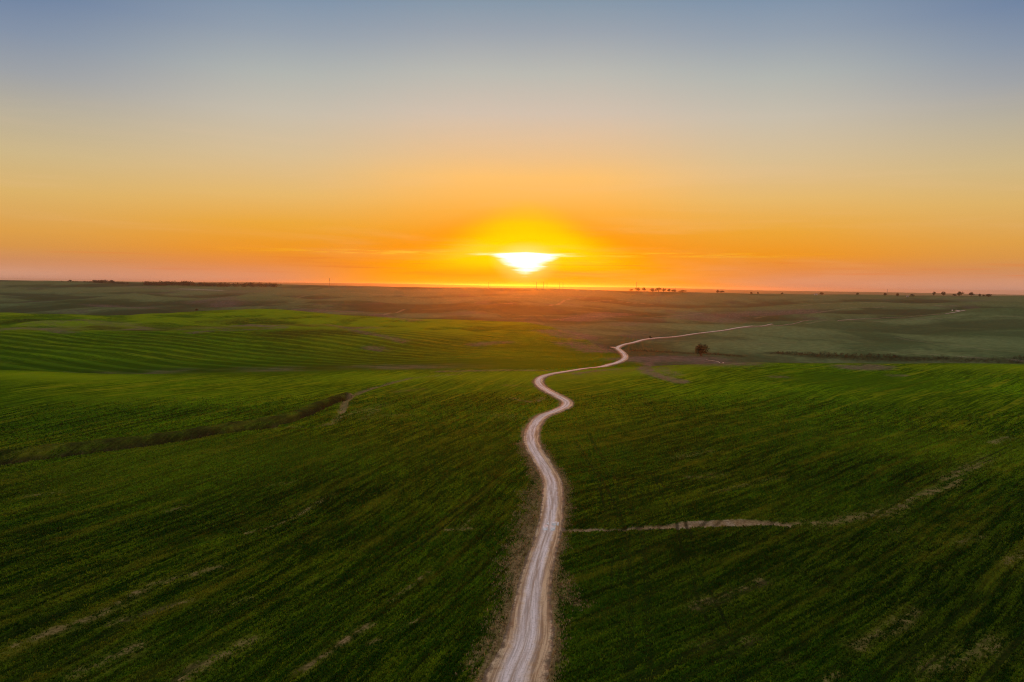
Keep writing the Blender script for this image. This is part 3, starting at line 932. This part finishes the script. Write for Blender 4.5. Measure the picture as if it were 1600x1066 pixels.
thicket('woods', wood_places([(146, 442.2, 160, 442.4, 1.0), (158, 442.2, 178, 442.6, 1.1), (176, 443, 200, 444.5, .7), (95, 441, 145, 442, .5)], 120, 4, 8, 12, .01),
        'dark grove of trees lying along the left skyline', mat_leaf, 'woods', .10, 60, 5)
thicket('woods', wood_places([(226, 446.2, 262, 446.6, 1.0), (250, 446, 300, 446.8, 1.15), (300, 447, 345, 448, .9), (340, 448.4, 432, 449.8, 1.0), (345, 447, 440, 448, .9)], 330, 6, 9, 15, .015),
        'long dark belt of woodland on the left skyline right of the grove', mat_leaf, 'woods', .10, 60, 7)
thicket('undergrowth', wood_places([(1212, 553, 1262, 555, .8), (1258, 556, 1330, 559, 1.0), (1330, 559, 1420, 561.5, 1.0), (1420, 561, 1520, 563, 1.05), (1520, 563, 1610, 566, 1.2), (1610, 566, 1700, 568, 1.1)], 420, 8, .4, 1.9, .02),
        'dark scrub filling the hollow behind the right hand green crest', mat_scrub, 'undergrowth', .10, 55, 9)
thicket('undergrowth', wood_places([(985, 549, 1040, 551, .8), (1040, 551, 1085, 554, 1.0), (1100, 554, 1150, 558, 1.0)], 110, 10, .6, 1.5, .015),
        'thin dark scrub line around the lone tree', mat_scrub, 'undergrowth', .10, 45, 11)


def gully_scrub(seed):
    r = np.random.default_rng(seed); out = []
    Pg, _ = along(GULLY, .7); Pb, _ = along(BANK, .7)
    for P, spread, hh in ((Pg[::3], 1.8, .6), (Pb[::3], 1.6, .5)):
        for q in P:
            for _ in range(1):
                o = r.normal(size=2) * spread * .6
                out.append((q[0] + o[0], q[1] + o[1], hh * r.uniform(.35, 1.25), r.uniform(.4, 1.0)))
    return out


thicket('undergrowth', gully_scrub(12), 'rank brown grass and scrub lining the left hand gully', mat_rank, 'undergrowth', .16, 26, 13)

# standing crop and verge grass near the drone: tufts of bent blades
def near_index(r, th):
    i = np.clip(np.searchsorted(r_ax, r), 1, len(r_ax) - 1); i -= (r - r_ax[i - 1]) < (r_ax[i] - r)
    j = np.clip(np.searchsorted(th_ax, th), 1, len(th_ax) - 1); j -= (th - th_ax[j - 1]) < (th_ax[j] - th)
    return i * nt + j


def tufts(name, x, y, z, h, w, blades, mat, label, cat, r):
    n = len(x); V = []
    for b in range(blades):
        a = r.uniform(0, 2 * np.pi, n); lean = r.uniform(.15, .6, n) * h; hb = h * r.uniform(.7, 1.15, n)
        dx, dy = np.cos(a), np.sin(a); wb = w * r.uniform(.7, 1.3, n)
        ox, oy = x + r.normal(size=n) * w * .5, y + r.normal(size=n) * w * .5
        q = np.empty((n, 4, 3))
        q[:, 0] = np.stack([ox - dy * wb / 2, oy + dx * wb / 2, z - .04], 1); q[:, 1] = np.stack([ox + dy * wb / 2, oy - dx * wb / 2, z - .04], 1)
        tx, ty = ox + dx * lean, oy + dy * lean
        q[:, 2] = np.stack([tx + dy * wb * .22, ty - dx * wb * .22, z + hb], 1); q[:, 3] = np.stack([tx - dy * wb * .22, ty + dx * wb * .22, z + hb * .94], 1)
        V.append(q.reshape(-1, 3))
    V = np.vstack(V)
    o = new_mesh(name, V, np.arange(len(V)).reshape(-1, 4), mat)
    return tag(o, label, cat, kind='stuff')


r = np.random.default_rng(77)
N_T = 980000
tr_ = r.uniform(84, 345, N_T); tt_ = r.uniform(-R(37.5), R(37.5), N_T)
ix = near_index(tr_, tt_)
tx_, ty_ = tr_ * np.sin(tt_), tr_ * np.cos(tt_)
keep = np.clip(crop[ix] * 1.2 - .2, 0, 1) * (1 - .85 * np.clip(dry[ix], 0, 1)) * (1 - .95 * tram[ix]) * np.interp(tr_, [84, 200, 345], [1, .85, .05])
uu = row_u[ix]; thin_rows = .55 + 1.1 * fbm(uu / 1.6, row_v[ix] / 30, 2)
ok = r.uniform(size=N_T) < keep * np.clip(thin_rows + .25, .1, 1)
mat_crop, N = material('young wheat')
pos = N.n('ShaderNodeNewGeometry').outputs['Position']
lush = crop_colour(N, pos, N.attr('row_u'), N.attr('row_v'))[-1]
lush = N.mix(1.0, lush, N.mix(N.attr('far_bright'), (2.3, 2.15, 1.5, 1), (1.35, 1.35, 1.1, 1)), 'MULTIPLY')  # tuft tint balanced against the painted distance brightening
finish(N, lush, .7, .1, trans=.35)
big = np.interp(tr_[ok], [84, 150, 345], [1, 1.1, 1.75])
o = tufts('crop', tx_[ok], ty_[ok], gz[ix[ok]], r.uniform(.14, .32, ok.sum()) * big ** .6, r.uniform(.10, .24, ok.sum()) * big, 2, mat_crop, 'young green wheat standing in drilled rows beside the dirt road', 'crop', r)
bright_all = smooth(120, 380, gy + 40 * nz2); shade_all = relief_shade()  # painted distance brightening and relief shading, carried onto the tufts
for nm, a in (('row_u', row_u), ('row_v', row_v), ('far_bright', bright_all), ('relief_shade', shade_all)):
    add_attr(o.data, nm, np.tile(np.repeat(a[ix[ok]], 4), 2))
N_T = 60000
tr_ = np.sqrt(r.uniform(84 ** 2, 230 ** 2, N_T)); tt_ = R(3) + r.normal(size=N_T) * R(4)
ix = near_index(tr_, tt_)
near_road = (edge[ix] > .25) & (edge[ix] < 9)
ok = near_road & (r.uniform(size=N_T) < np.clip(dry[ix] * 1.3, 0, 1))
mat_straw = leaf_material('dry verge grass', (.15, .105, .040, 1), (.44, .33, .14, 1), .35)
tufts('grass', (tr_ * np.sin(tt_))[ok], (tr_ * np.cos(tt_))[ok], gz[ix[ok]], r.uniform(.15, .42, ok.sum()), r.uniform(.08, .2, ok.sum()), 2, mat_straw, 'dry yellow grass along the verges of the dirt road', 'grass', r)

# ------------------------------------------------------------------ small built things
def box(cx, cy, cz, sx, sy, sz):
    v = np.array([(x, y, z) for z in (-.5, .5) for y in (-.5, .5) for x in (-.5, .5)]) * (sx, sy, sz) + (cx, cy, cz)
    return v, np.array([(0, 2, 3, 1), (4, 5, 7, 6), (0, 1, 5, 4), (2, 6, 7, 3), (0, 4, 6, 2), (1, 3, 7, 5)])


mat_steel, N = material('weathered galvanised steel'); finish(N, (.10, .09, .085, 1), .6, .4)
mat_wall, N = material('limewashed wall'); finish(N, N.mix(N.rng(N.noise(N.n('ShaderNodeNewGeometry').outputs['Position'], .8, 3), .3, .7), (.55, .50, .46, 1), (.72, .68, .64, 1)), .8, .2)
mat_roof, N = material('sheet roof'); finish(N, (.22, .17, .15, 1), .6, .3)
mat_door, N = material('dark door'); finish(N, (.05, .045, .04, 1), .6, .3)


def pylon(height, arms):
    root = bpy.data.objects.new('power_pylon', None); col.objects.link(root)
    parts = []; b = height * .055; tp = height * .012
    at = lambda t, sx, sy: np.array([sx * (b + (tp - b) * t), sy * (b + (tp - b) * t), t * height])
    for sx in (-1, 1):
        for sy in (-1, 1): parts.append(tube([at(0, sx, sy) - (0, 0, .5), at(.5, sx, sy), at(1, sx, sy)], [.20, .16, .12], 4))
    lv = np.linspace(0, 1, 8)
    for t0, t1 in zip(lv[:-1], lv[1:]):
        for s in (-1, 1):
            parts += [tube([at(t0, -1, s), at(t1, 1, s)], [.09, .09], 4), tube([at(t0, 1, s), at(t1, -1, s)], [.09, .09], 4),
                      tube([at(t0, s, -1), at(t1, s, 1)], [.09, .09], 4), tube([at(t0, s, 1), at(t1, s, -1)], [.09, .09], 4)]
    v, f = join(parts); new_mesh('tower', v, f, mat_steel, root)
    for t, L in arms:
        z = t * height
        v, f = join([tube([(-L, 0, z), (0, 0, z + .9), (L, 0, z)], [.10, .14, .10], 4), tube([(-L, 0, z), (L, 0, z)], [.12, .12], 4),
                     tube([(-L, 0, z), (-L, 0, z - 1.2)], [.10, .10], 4), tube([(L, 0, z), (L, 0, z - 1.2)], [.10, .10], 4)])
        new_mesh('crossarm', v, f, mat_steel, root)
    return root


PYL = [(763.5, 452.0, 440.2, 'pylon standing alone on the ridge left of the sun'),
       (838, 452.6, 440.2, 'pylon closest to the sun on the skyline'),
       (849, 452.0, 440.4, 'pylon between the sun and the ridge top, left of a close pair'),
       (854.5, 452.0, 440.6, 'right pylon of the close pair right of the sun'),
       (874.5, 451.6, 440.4, 'faint pylon just left of the ridge top right of the sun'),
       (879.5, 451.4, 440.0, 'darkest pylon standing on the ridge top right of the sun'),
       (994, 455.0, 441.0, 'tall pole like pylon at the left end of the tree belt'),
       (515, 447.4, 434.5, 'faint pylon far to the left of the sun'),
       (1055.5, 456.4, 449.0, 'short pylon rising out of the tree belt'),
       (1386, 461.0, 451.5, 'short faint pylon on the right skyline above a dark shrub')]
proto = pylon(26, ((.68, 3.6), (.80, 3.0), (.92, 2.4)))
for i, (px, py, ty, lab) in enumerate(PYL):
    o = proto if i == 0 else copy_thing(proto)
    p = stand(o, px, py, random.uniform(-.5, .5), sink=0)
    z = H + slope_at(p[0] / p[1], ty) * p[1]
    k = max((z - o.location[2]) / 26, .3); o.scale = (k * .55, k * .55, k)
    tag(o, lab, 'pylon', 'power pylons along the skyline')


def farm_building(px, py, wpx, hpx, label):
    root = bpy.data.objects.new('farm_building', None); col.objects.link(root)
    L, Wd, h = 9.0, 6.0, 3.4
    v, f = box(0, 0, h / 2 - .3, L, Wd, h + .6); new_mesh('wall', v, f, mat_wall, root)
    rv = [(-L / 2 - .3, -Wd / 2 - .3, h), (L / 2 + .3, -Wd / 2 - .3, h), (L / 2 + .3, 0, h + 1.7), (-L / 2 - .3, 0, h + 1.7), (-L / 2 - .3, Wd / 2 + .3, h), (L / 2 + .3, Wd / 2 + .3, h),
          (-L / 2 - .3, -Wd / 2 - .3, h - .15), (L / 2 + .3, -Wd / 2 - .3, h - .15), (-L / 2 - .3, Wd / 2 + .3, h - .15), (L / 2 + .3, Wd / 2 + .3, h - .15)]
    rf = [(0, 1, 2, 3), (3, 2, 5, 4), (0, 6, 7, 1), (4, 5, 9, 8), (6, 8, 9, 7), (0, 3, 4, 8), (1, 7, 9, 5), (1, 5, 2, 2), (0, 8, 6, 0)]
    new_mesh('roof', rv, np.array(rf[:7]), mat_roof, root)
    v, f = box(1.0, -Wd / 2 - .01, 1.05, 1.2, .08, 2.1); new_mesh('door', v, f, mat_door, root)
    for x in (-2.6, 3.2):
        v, f = box(x, -Wd / 2 - .01, 1.9, 1.1, .07, 1.0); new_mesh('window', v, f, mat_door, root)
    p = stand(root, px, py, .2, sink=0); k = wpx * p[1] / F / L; root.scale = (k, k, hpx * p[1] / F / 5.0)
    tag(root, label, 'building')


farm_building(1275, 461.2, 3.6, 2.2, 'white farm building on the far right skyline half hidden by brush')
farm_building(1418, 463.8, 2.8, 1.8, 'tiny pale building between shrubs below the right skyline row of trees')

# broken concrete crossing where the washed-out ditch meets the road
mat_conc, N = material('worn pale concrete')
pos = N.n('ShaderNodeNewGeometry').outputs['Position']
cc = N.mix(N.rng(N.noise(pos, 1.6, 5, .7), .35, .65), (.40, .385, .36, 1), (.68, .675, .66, 1))
finish(N, N.mix(N.rng(N.noise(pos, .7, 4, .7), .55, .75, 0, .7), cc, (.30, .23, .17, 1)), .8, .25, N.noise(pos, 3, 4, .7), .5, .06)
c0 = spot(859, 822); e = np.array([road_x(c0[1] + 3) - road_x(c0[1] - 3), 6.0]); e /= np.hypot(*e); n_ = np.array([e[1], -e[0]])
root = bpy.data.objects.new('concrete_crossing', None); col.objects.link(root); root.location = (c0[0], c0[1], float(land(*c0)))
for (oa, on, la, ln, ang) in ((1.6, .55, 3.0, 2.6, .05), (-1.7, -.15, 3.6, 3.0, -.08)):
    r = np.random.default_rng(int(40 + oa * 10)); m = 26; V = []
    for lay, (zz, sc_) in enumerate(((-.02, 1.02), (.055, 1.0), (.065, .97))):
        for q in range(m):
            t = 2 * math.pi * q / m
            cx_, cy_ = math.cos(t), math.sin(t)
            k = 1 / max(abs(cx_), abs(cy_)) ** .75
            rr = np.random.default_rng(1000 + q + int(oa * 7)).uniform(.8, 1.06)
            a_, b_ = cy_ * k * la / 2 * rr * sc_, cx_ * k * ln / 2 * rr * sc_
            w = e * (oa + a_) + n_ * (on + b_)
            V.append((w[0], w[1], zz + float(land(c0[0] + w[0], c0[1] + w[1])) - root.location[2]))
    w = e * oa + n_ * on
    Fc = [(l * m + q, l * m + (q + 1) % m, (l + 1) * m + (q + 1) % m, (l + 1) * m + q) for l in (0, 1) for q in range(m)]
    Fc += [(2 * m + q, 2 * m + q + 1, 2 * m + (m - 2 - q), 2 * m + (m - 1 - q)) for q in range(m // 2 - 1)]
    new_mesh('slab', V, np.array(Fc), mat_conc, root)
tag(root, 'broken pale concrete crossing laid in the dirt road beside the washed-out ditch', 'road slab')

# ------------------------------------------------------------------ world: dusk sky
world = bpy.data.worlds.new('World'); scene.world = world; world.use_nodes = True
N = Nodes(world.node_tree)
dirv = N.n('ShaderNodeTexCoord').outputs['Generated']
sep = N.n('ShaderNodeSeparateXYZ'); N.put(sep.inputs[0], dirv)
X, Y, Z = sep.outputs
el = N.m('MULTIPLY', N.m('ARCSINE', Z), 180 / math.pi)
az = N.m('MULTIPLY', N.m('ARCTAN2', X, Y), 180 / math.pi)
daz = N.m('SUBTRACT', az, math.degrees(SUN_AZ))
aaz = N.m('ABSOLUTE', daz)
E0, E1 = -1.0, 26.0
f = N.rng(el, E0, E1, 0, 1, 'LINEAR')
P_ = lambda e: (e - E0) / (E1 - E0)
far = N.ramp(f, [(P_(e * .83), lin(*c)) for e, c in [
    (-.5, (196, 146, 128)), (.6, (208, 148, 118)), (1.6, (208, 142, 92)), (2.6, (216, 150, 74)), (3.8, (222, 160, 74)), (6.8, (220, 179, 106)),
    (9.7, (206, 183, 136)), (12.8, (184, 175, 155)), (15.6, (157, 161, 166)), (18.4, (132, 146, 167)), (21.1, (110, 131, 162)), (26, (94, 117, 153))]])
midr = N.ramp(f, [(P_(e * .95), lin(*c)) for e, c in [
    (-.5, (214, 140, 104)), (.6, (224, 143, 98)), (1.6, (232, 140, 60)), (2.6, (240, 150, 32)), (4.6, (236, 168, 58)), (6.8, (231, 185, 108)),
    (9.7, (217, 191, 148)), (12.8, (200, 190, 172)), (15.6, (178, 181, 176)), (18.4, (150, 161, 174)), (21.1, (125, 146, 170)), (26, (105, 128, 165))]])
nearr = N.ramp(f, [(P_(e), lin(*c)) for e, c in [
    (-.5, (205, 66, 2)), (.8, (230, 90, 0)), (2.0, (252, 138, 8)), (4.0, (250, 160, 30)), (5.6, (252, 176, 64)), (6.8, (253, 187, 92)), (8.2, (252, 194, 110)),
    (9.7, (236, 193, 138)), (12.8, (211, 193, 174)), (15.6, (187, 186, 178)), (18.4, (156, 164, 174)), (21.1, (126, 148, 168)), (26, (106, 128, 162))]])
sky = N.mix(N.rng(aaz, 36, 17), far, midr)
sky = N.mix(N.rng(aaz, 19, 3), sky, nearr)
back = N.ramp(f, [(P_(-1), lin(66, 62, 84)), (P_(8), lin(92, 86, 104)), (P_(26), lin(92, 108, 140))])
sky = N.mix(N.rng(aaz, 60, 130), sky, back)


def oval(ax, up, down, ec):
    d = N.m('SUBTRACT', el, ec)
    e = N.m('ADD', N.m('DIVIDE', N.m('MAXIMUM', d, 0.0), up), N.m('DIVIDE', N.m('MINIMUM', d, 0.0), down))
    return N.m('SQRT', N.m('ADD', N.m('POWER', N.m('DIVIDE', daz, ax), 2.0), N.m('POWER', N.m('ABSOLUTE', e), 2.0)))


def bell(base, high, width):
    return N.m('MULTIPLY_ADD', N.m('EXPONENT', N.m('MULTIPLY', N.m('POWER', N.m('DIVIDE', aaz, width), 2.0), -1.0)), high, base)


murk = N.m('MULTIPLY', N.m('SUBTRACT', N.noise(N.vec(N.m('MULTIPLY', daz, .08), N.m('MULTIPLY', el, .9), 11.0), 1, 3), .5), 1.0)
el_m = N.m('ADD', el, murk)
hg = bell(1.5, 3.6, 9.5)
sky = N.mix(N.m('MULTIPLY', N.rng(N.m('SUBTRACT', el_m, hg), 1.4, -1.5), N.rng(aaz, 21, 8)), sky, lin(255, 158, 0))
hy = bell(1.3, 4.4, 7.0)
sky = N.mix(N.m('MULTIPLY', N.m('MULTIPLY', N.rng(N.m('SUBTRACT', el_m, hy), 1.1, -2.1), N.rng(aaz, 12, 2)), N.rng(el, .7, 2.0)), sky, lin(255, 214, 0))
# long thin cloud bar across the sun
cl = N.noise(N.vec(N.m('MULTIPLY', daz, .35), N.m('MULTIPLY', el, 5.5), 2.0), 1, 5, .65)
bar_el = N.m('ADD', 2.42, N.m('MULTIPLY', N.m('SUBTRACT', N.noise(N.vec(N.m('MULTIPLY', daz, .12), 4.0, 1.0), 1, 2), .5), .22))
bd_ = N.m('ABSOLUTE', N.m('SUBTRACT', el, bar_el))
streaky = N.m('MULTIPLY', N.rng(bd_, .26, .03), N.rng(cl, .42, .62))
sky = N.mix(N.m('MULTIPLY', streaky, N.rng(aaz, 26, 6, 0, .75)), sky, lin(255, 196, 40))
sky = N.mix(N.m('MULTIPLY', N.m('MULTIPLY', N.rng(bd_, .2, .02), N.rng(cl, .38, .6)), N.rng(aaz, 5.0, 2.6)), sky, (1.3, 1.1, .45, 1))
low = N.noise(N.vec(N.m('MULTIPLY', daz, .10), N.m('MULTIPLY', el, 3.0), 7.0), 1, 4, .6)
sky = N.mix(N.m('MULTIPLY', N.m('MULTIPLY', N.rng(low, .5, .7), N.rng(el, 2.3, 1.7)), N.rng(el, .4, 1.0, 0, .34)), sky, lin(226, 112, 40))
thin_c = N.noise(N.vec(N.m('MULTIPLY', daz, .05), N.m('MULTIPLY', el, .55), 21.0), 1, 5, .6, .6)
sky = N.mix(N.m('MULTIPLY', N.rng(thin_c, .48, .75, 0, .10), N.rng(el, 16, 6)), sky, (.95, .62, .40, 1))
# the sun itself, spread by the thin cloud it sits in
halo = oval(2.9, 1.25, 2.3, 2.2)
sky = N.mix(N.rng(halo, 1.05, .1, 0, 1.0), sky, (1.0, .80, .18, 1))
disc = oval(3.0, .12, 1.58, 2.40)
core = N.m('ADD', N.m('POWER', N.m('DIVIDE', aaz, 2.7), 1.3), N.m('DIVIDE', N.m('MAXIMUM', N.m('SUBTRACT', 2.40, el), 0.0), 1.6))
coreu = N.m('ADD', core, N.m('DIVIDE', N.m('MAXIMUM', N.m('SUBTRACT', el, 2.42), 0.0), .18))
coreu = N.m('ADD', coreu, N.m('MULTIPLY', N.m('SUBTRACT', cl, .5), .9))
sky = N.mix(N.rng(coreu, 1.12, .55), sky, (1.5, 1.45, 1.2, 1))
# upper sky, above the view
sky = N.mix(N.rng(el, 23, 50), sky, (.74, .71, .73, 1))
nishita = N.n('ShaderNodeTexSky', sky_type='NISHITA')
nishita.sun_disc = False; nishita.sun_elevation = SUN_EL; nishita.sun_rotation = SUN_AZ
nishita.dust_density = 2.0
bg1 = N.n('ShaderNodeBackground'); N.put(bg1.inputs[0], sky); bg1.inputs[1].default_value = 1.0
bg2 = N.n('ShaderNodeBackground'); N.put(bg2.inputs[0], N.mix(N.rng(el, 23, 50), (0, 0, 0, 1), nishita.outputs[0])); bg2.inputs[1].default_value = .05
add = N.n('ShaderNodeAddShader'); N.put(add.inputs[0], bg1.outputs[0]); N.put(add.inputs[1], bg2.outputs[0])
o = N.n('ShaderNodeOutputWorld'); N.put(o.inputs[0], add.outputs[0])
world.cycles.sampling_method = 'MANUAL'; world.cycles.sample_map_resolution = 1024

sun = bpy.data.lights.new('sun', 'SUN'); sun.energy = 3.0; sun.angle = R(2.5); sun.color = (.60, .110, .001)
so_ = bpy.data.objects.new('sun', sun); col.objects.link(so_)
sdir = np.array([math.sin(SUN_AZ) * math.cos(SUN_EL), math.cos(SUN_AZ) * math.cos(SUN_EL), math.sin(SUN_EL)])
from mathutils import Vector, Matrix
so_.rotation_euler = Vector(sdir).to_track_quat('Z', 'Y').to_euler()

# ------------------------------------------------------------------ haze
mat_haze, N = material('evening haze')
pv = N.n('ShaderNodeVolumePrincipled')
pv.inputs['Color'].default_value = (.80, .75, .68, 1); pv.inputs['Density'].default_value = .000042
pv.inputs['Anisotropy'].default_value = .845
o = N.n('ShaderNodeOutputMaterial'); N.put(o.inputs['Volume'], pv.outputs[0])
mat_haze.cycles.homogeneous_volume = True
bpy.context.view_layer.update()
top = max(max((o.matrix_world @ Vector(c)).z for c in o.bound_box) for o in scene.objects if o.type == 'MESH')
zb, zt, hx = float(gz.min()) - 1.0, max(top, H) + 1.0, 22500.0
hv = [(x, y, z) for z in (zb, zt) for y in (-hx, hx) for x in (-hx, hx)]
hf = [(0, 2, 3, 1), (4, 5, 7, 6), (0, 1, 5, 4), (2, 6, 7, 3), (0, 4, 6, 2), (1, 3, 7, 5)]
haze = new_mesh('haze', hv, hf, mat_haze)
tag(haze, 'thin warm evening haze lying over the fields', kind='stuff')

# ------------------------------------------------------------------ camera and output
cam = bpy.data.cameras.new('camera'); cam.lens = F / 1600 * 36; cam.sensor_width = 36; cam.sensor_fit = 'HORIZONTAL'
cam.clip_start = 1; cam.clip_end = 60000
co = bpy.data.objects.new('camera', cam); col.objects.link(co)
Rt = Vector((1, 0, 0)); Up = Vector((0, sp_, cp)); Bk = Vector((0, -cp, sp_))
r_ = Rt * ca + Up * sa; u_ = Up * ca - Rt * sa
M = Matrix((r_, u_, Bk)).transposed().to_4x4(); M.translation = (0, 0, H)
co.matrix_world = M
scene.camera = co
scene.view_settings.view_transform = 'Standard'; scene.view_settings.look = 'None'
scene.view_settings.gamma = 1; scene.view_settings.exposure = 0
scene.view_settings.use_curve_mapping = False
scene.cycles.volume_bounces = 0
scene.cycles.max_bounces = 4
scene.cycles.use_denoising = True
scene.cycles.denoising_prefilter = 'NONE'
scene.cycles.denoising_input_passes = 'RGB_ALBEDO_NORMAL'
scene.cycles.filter_width = 1.1
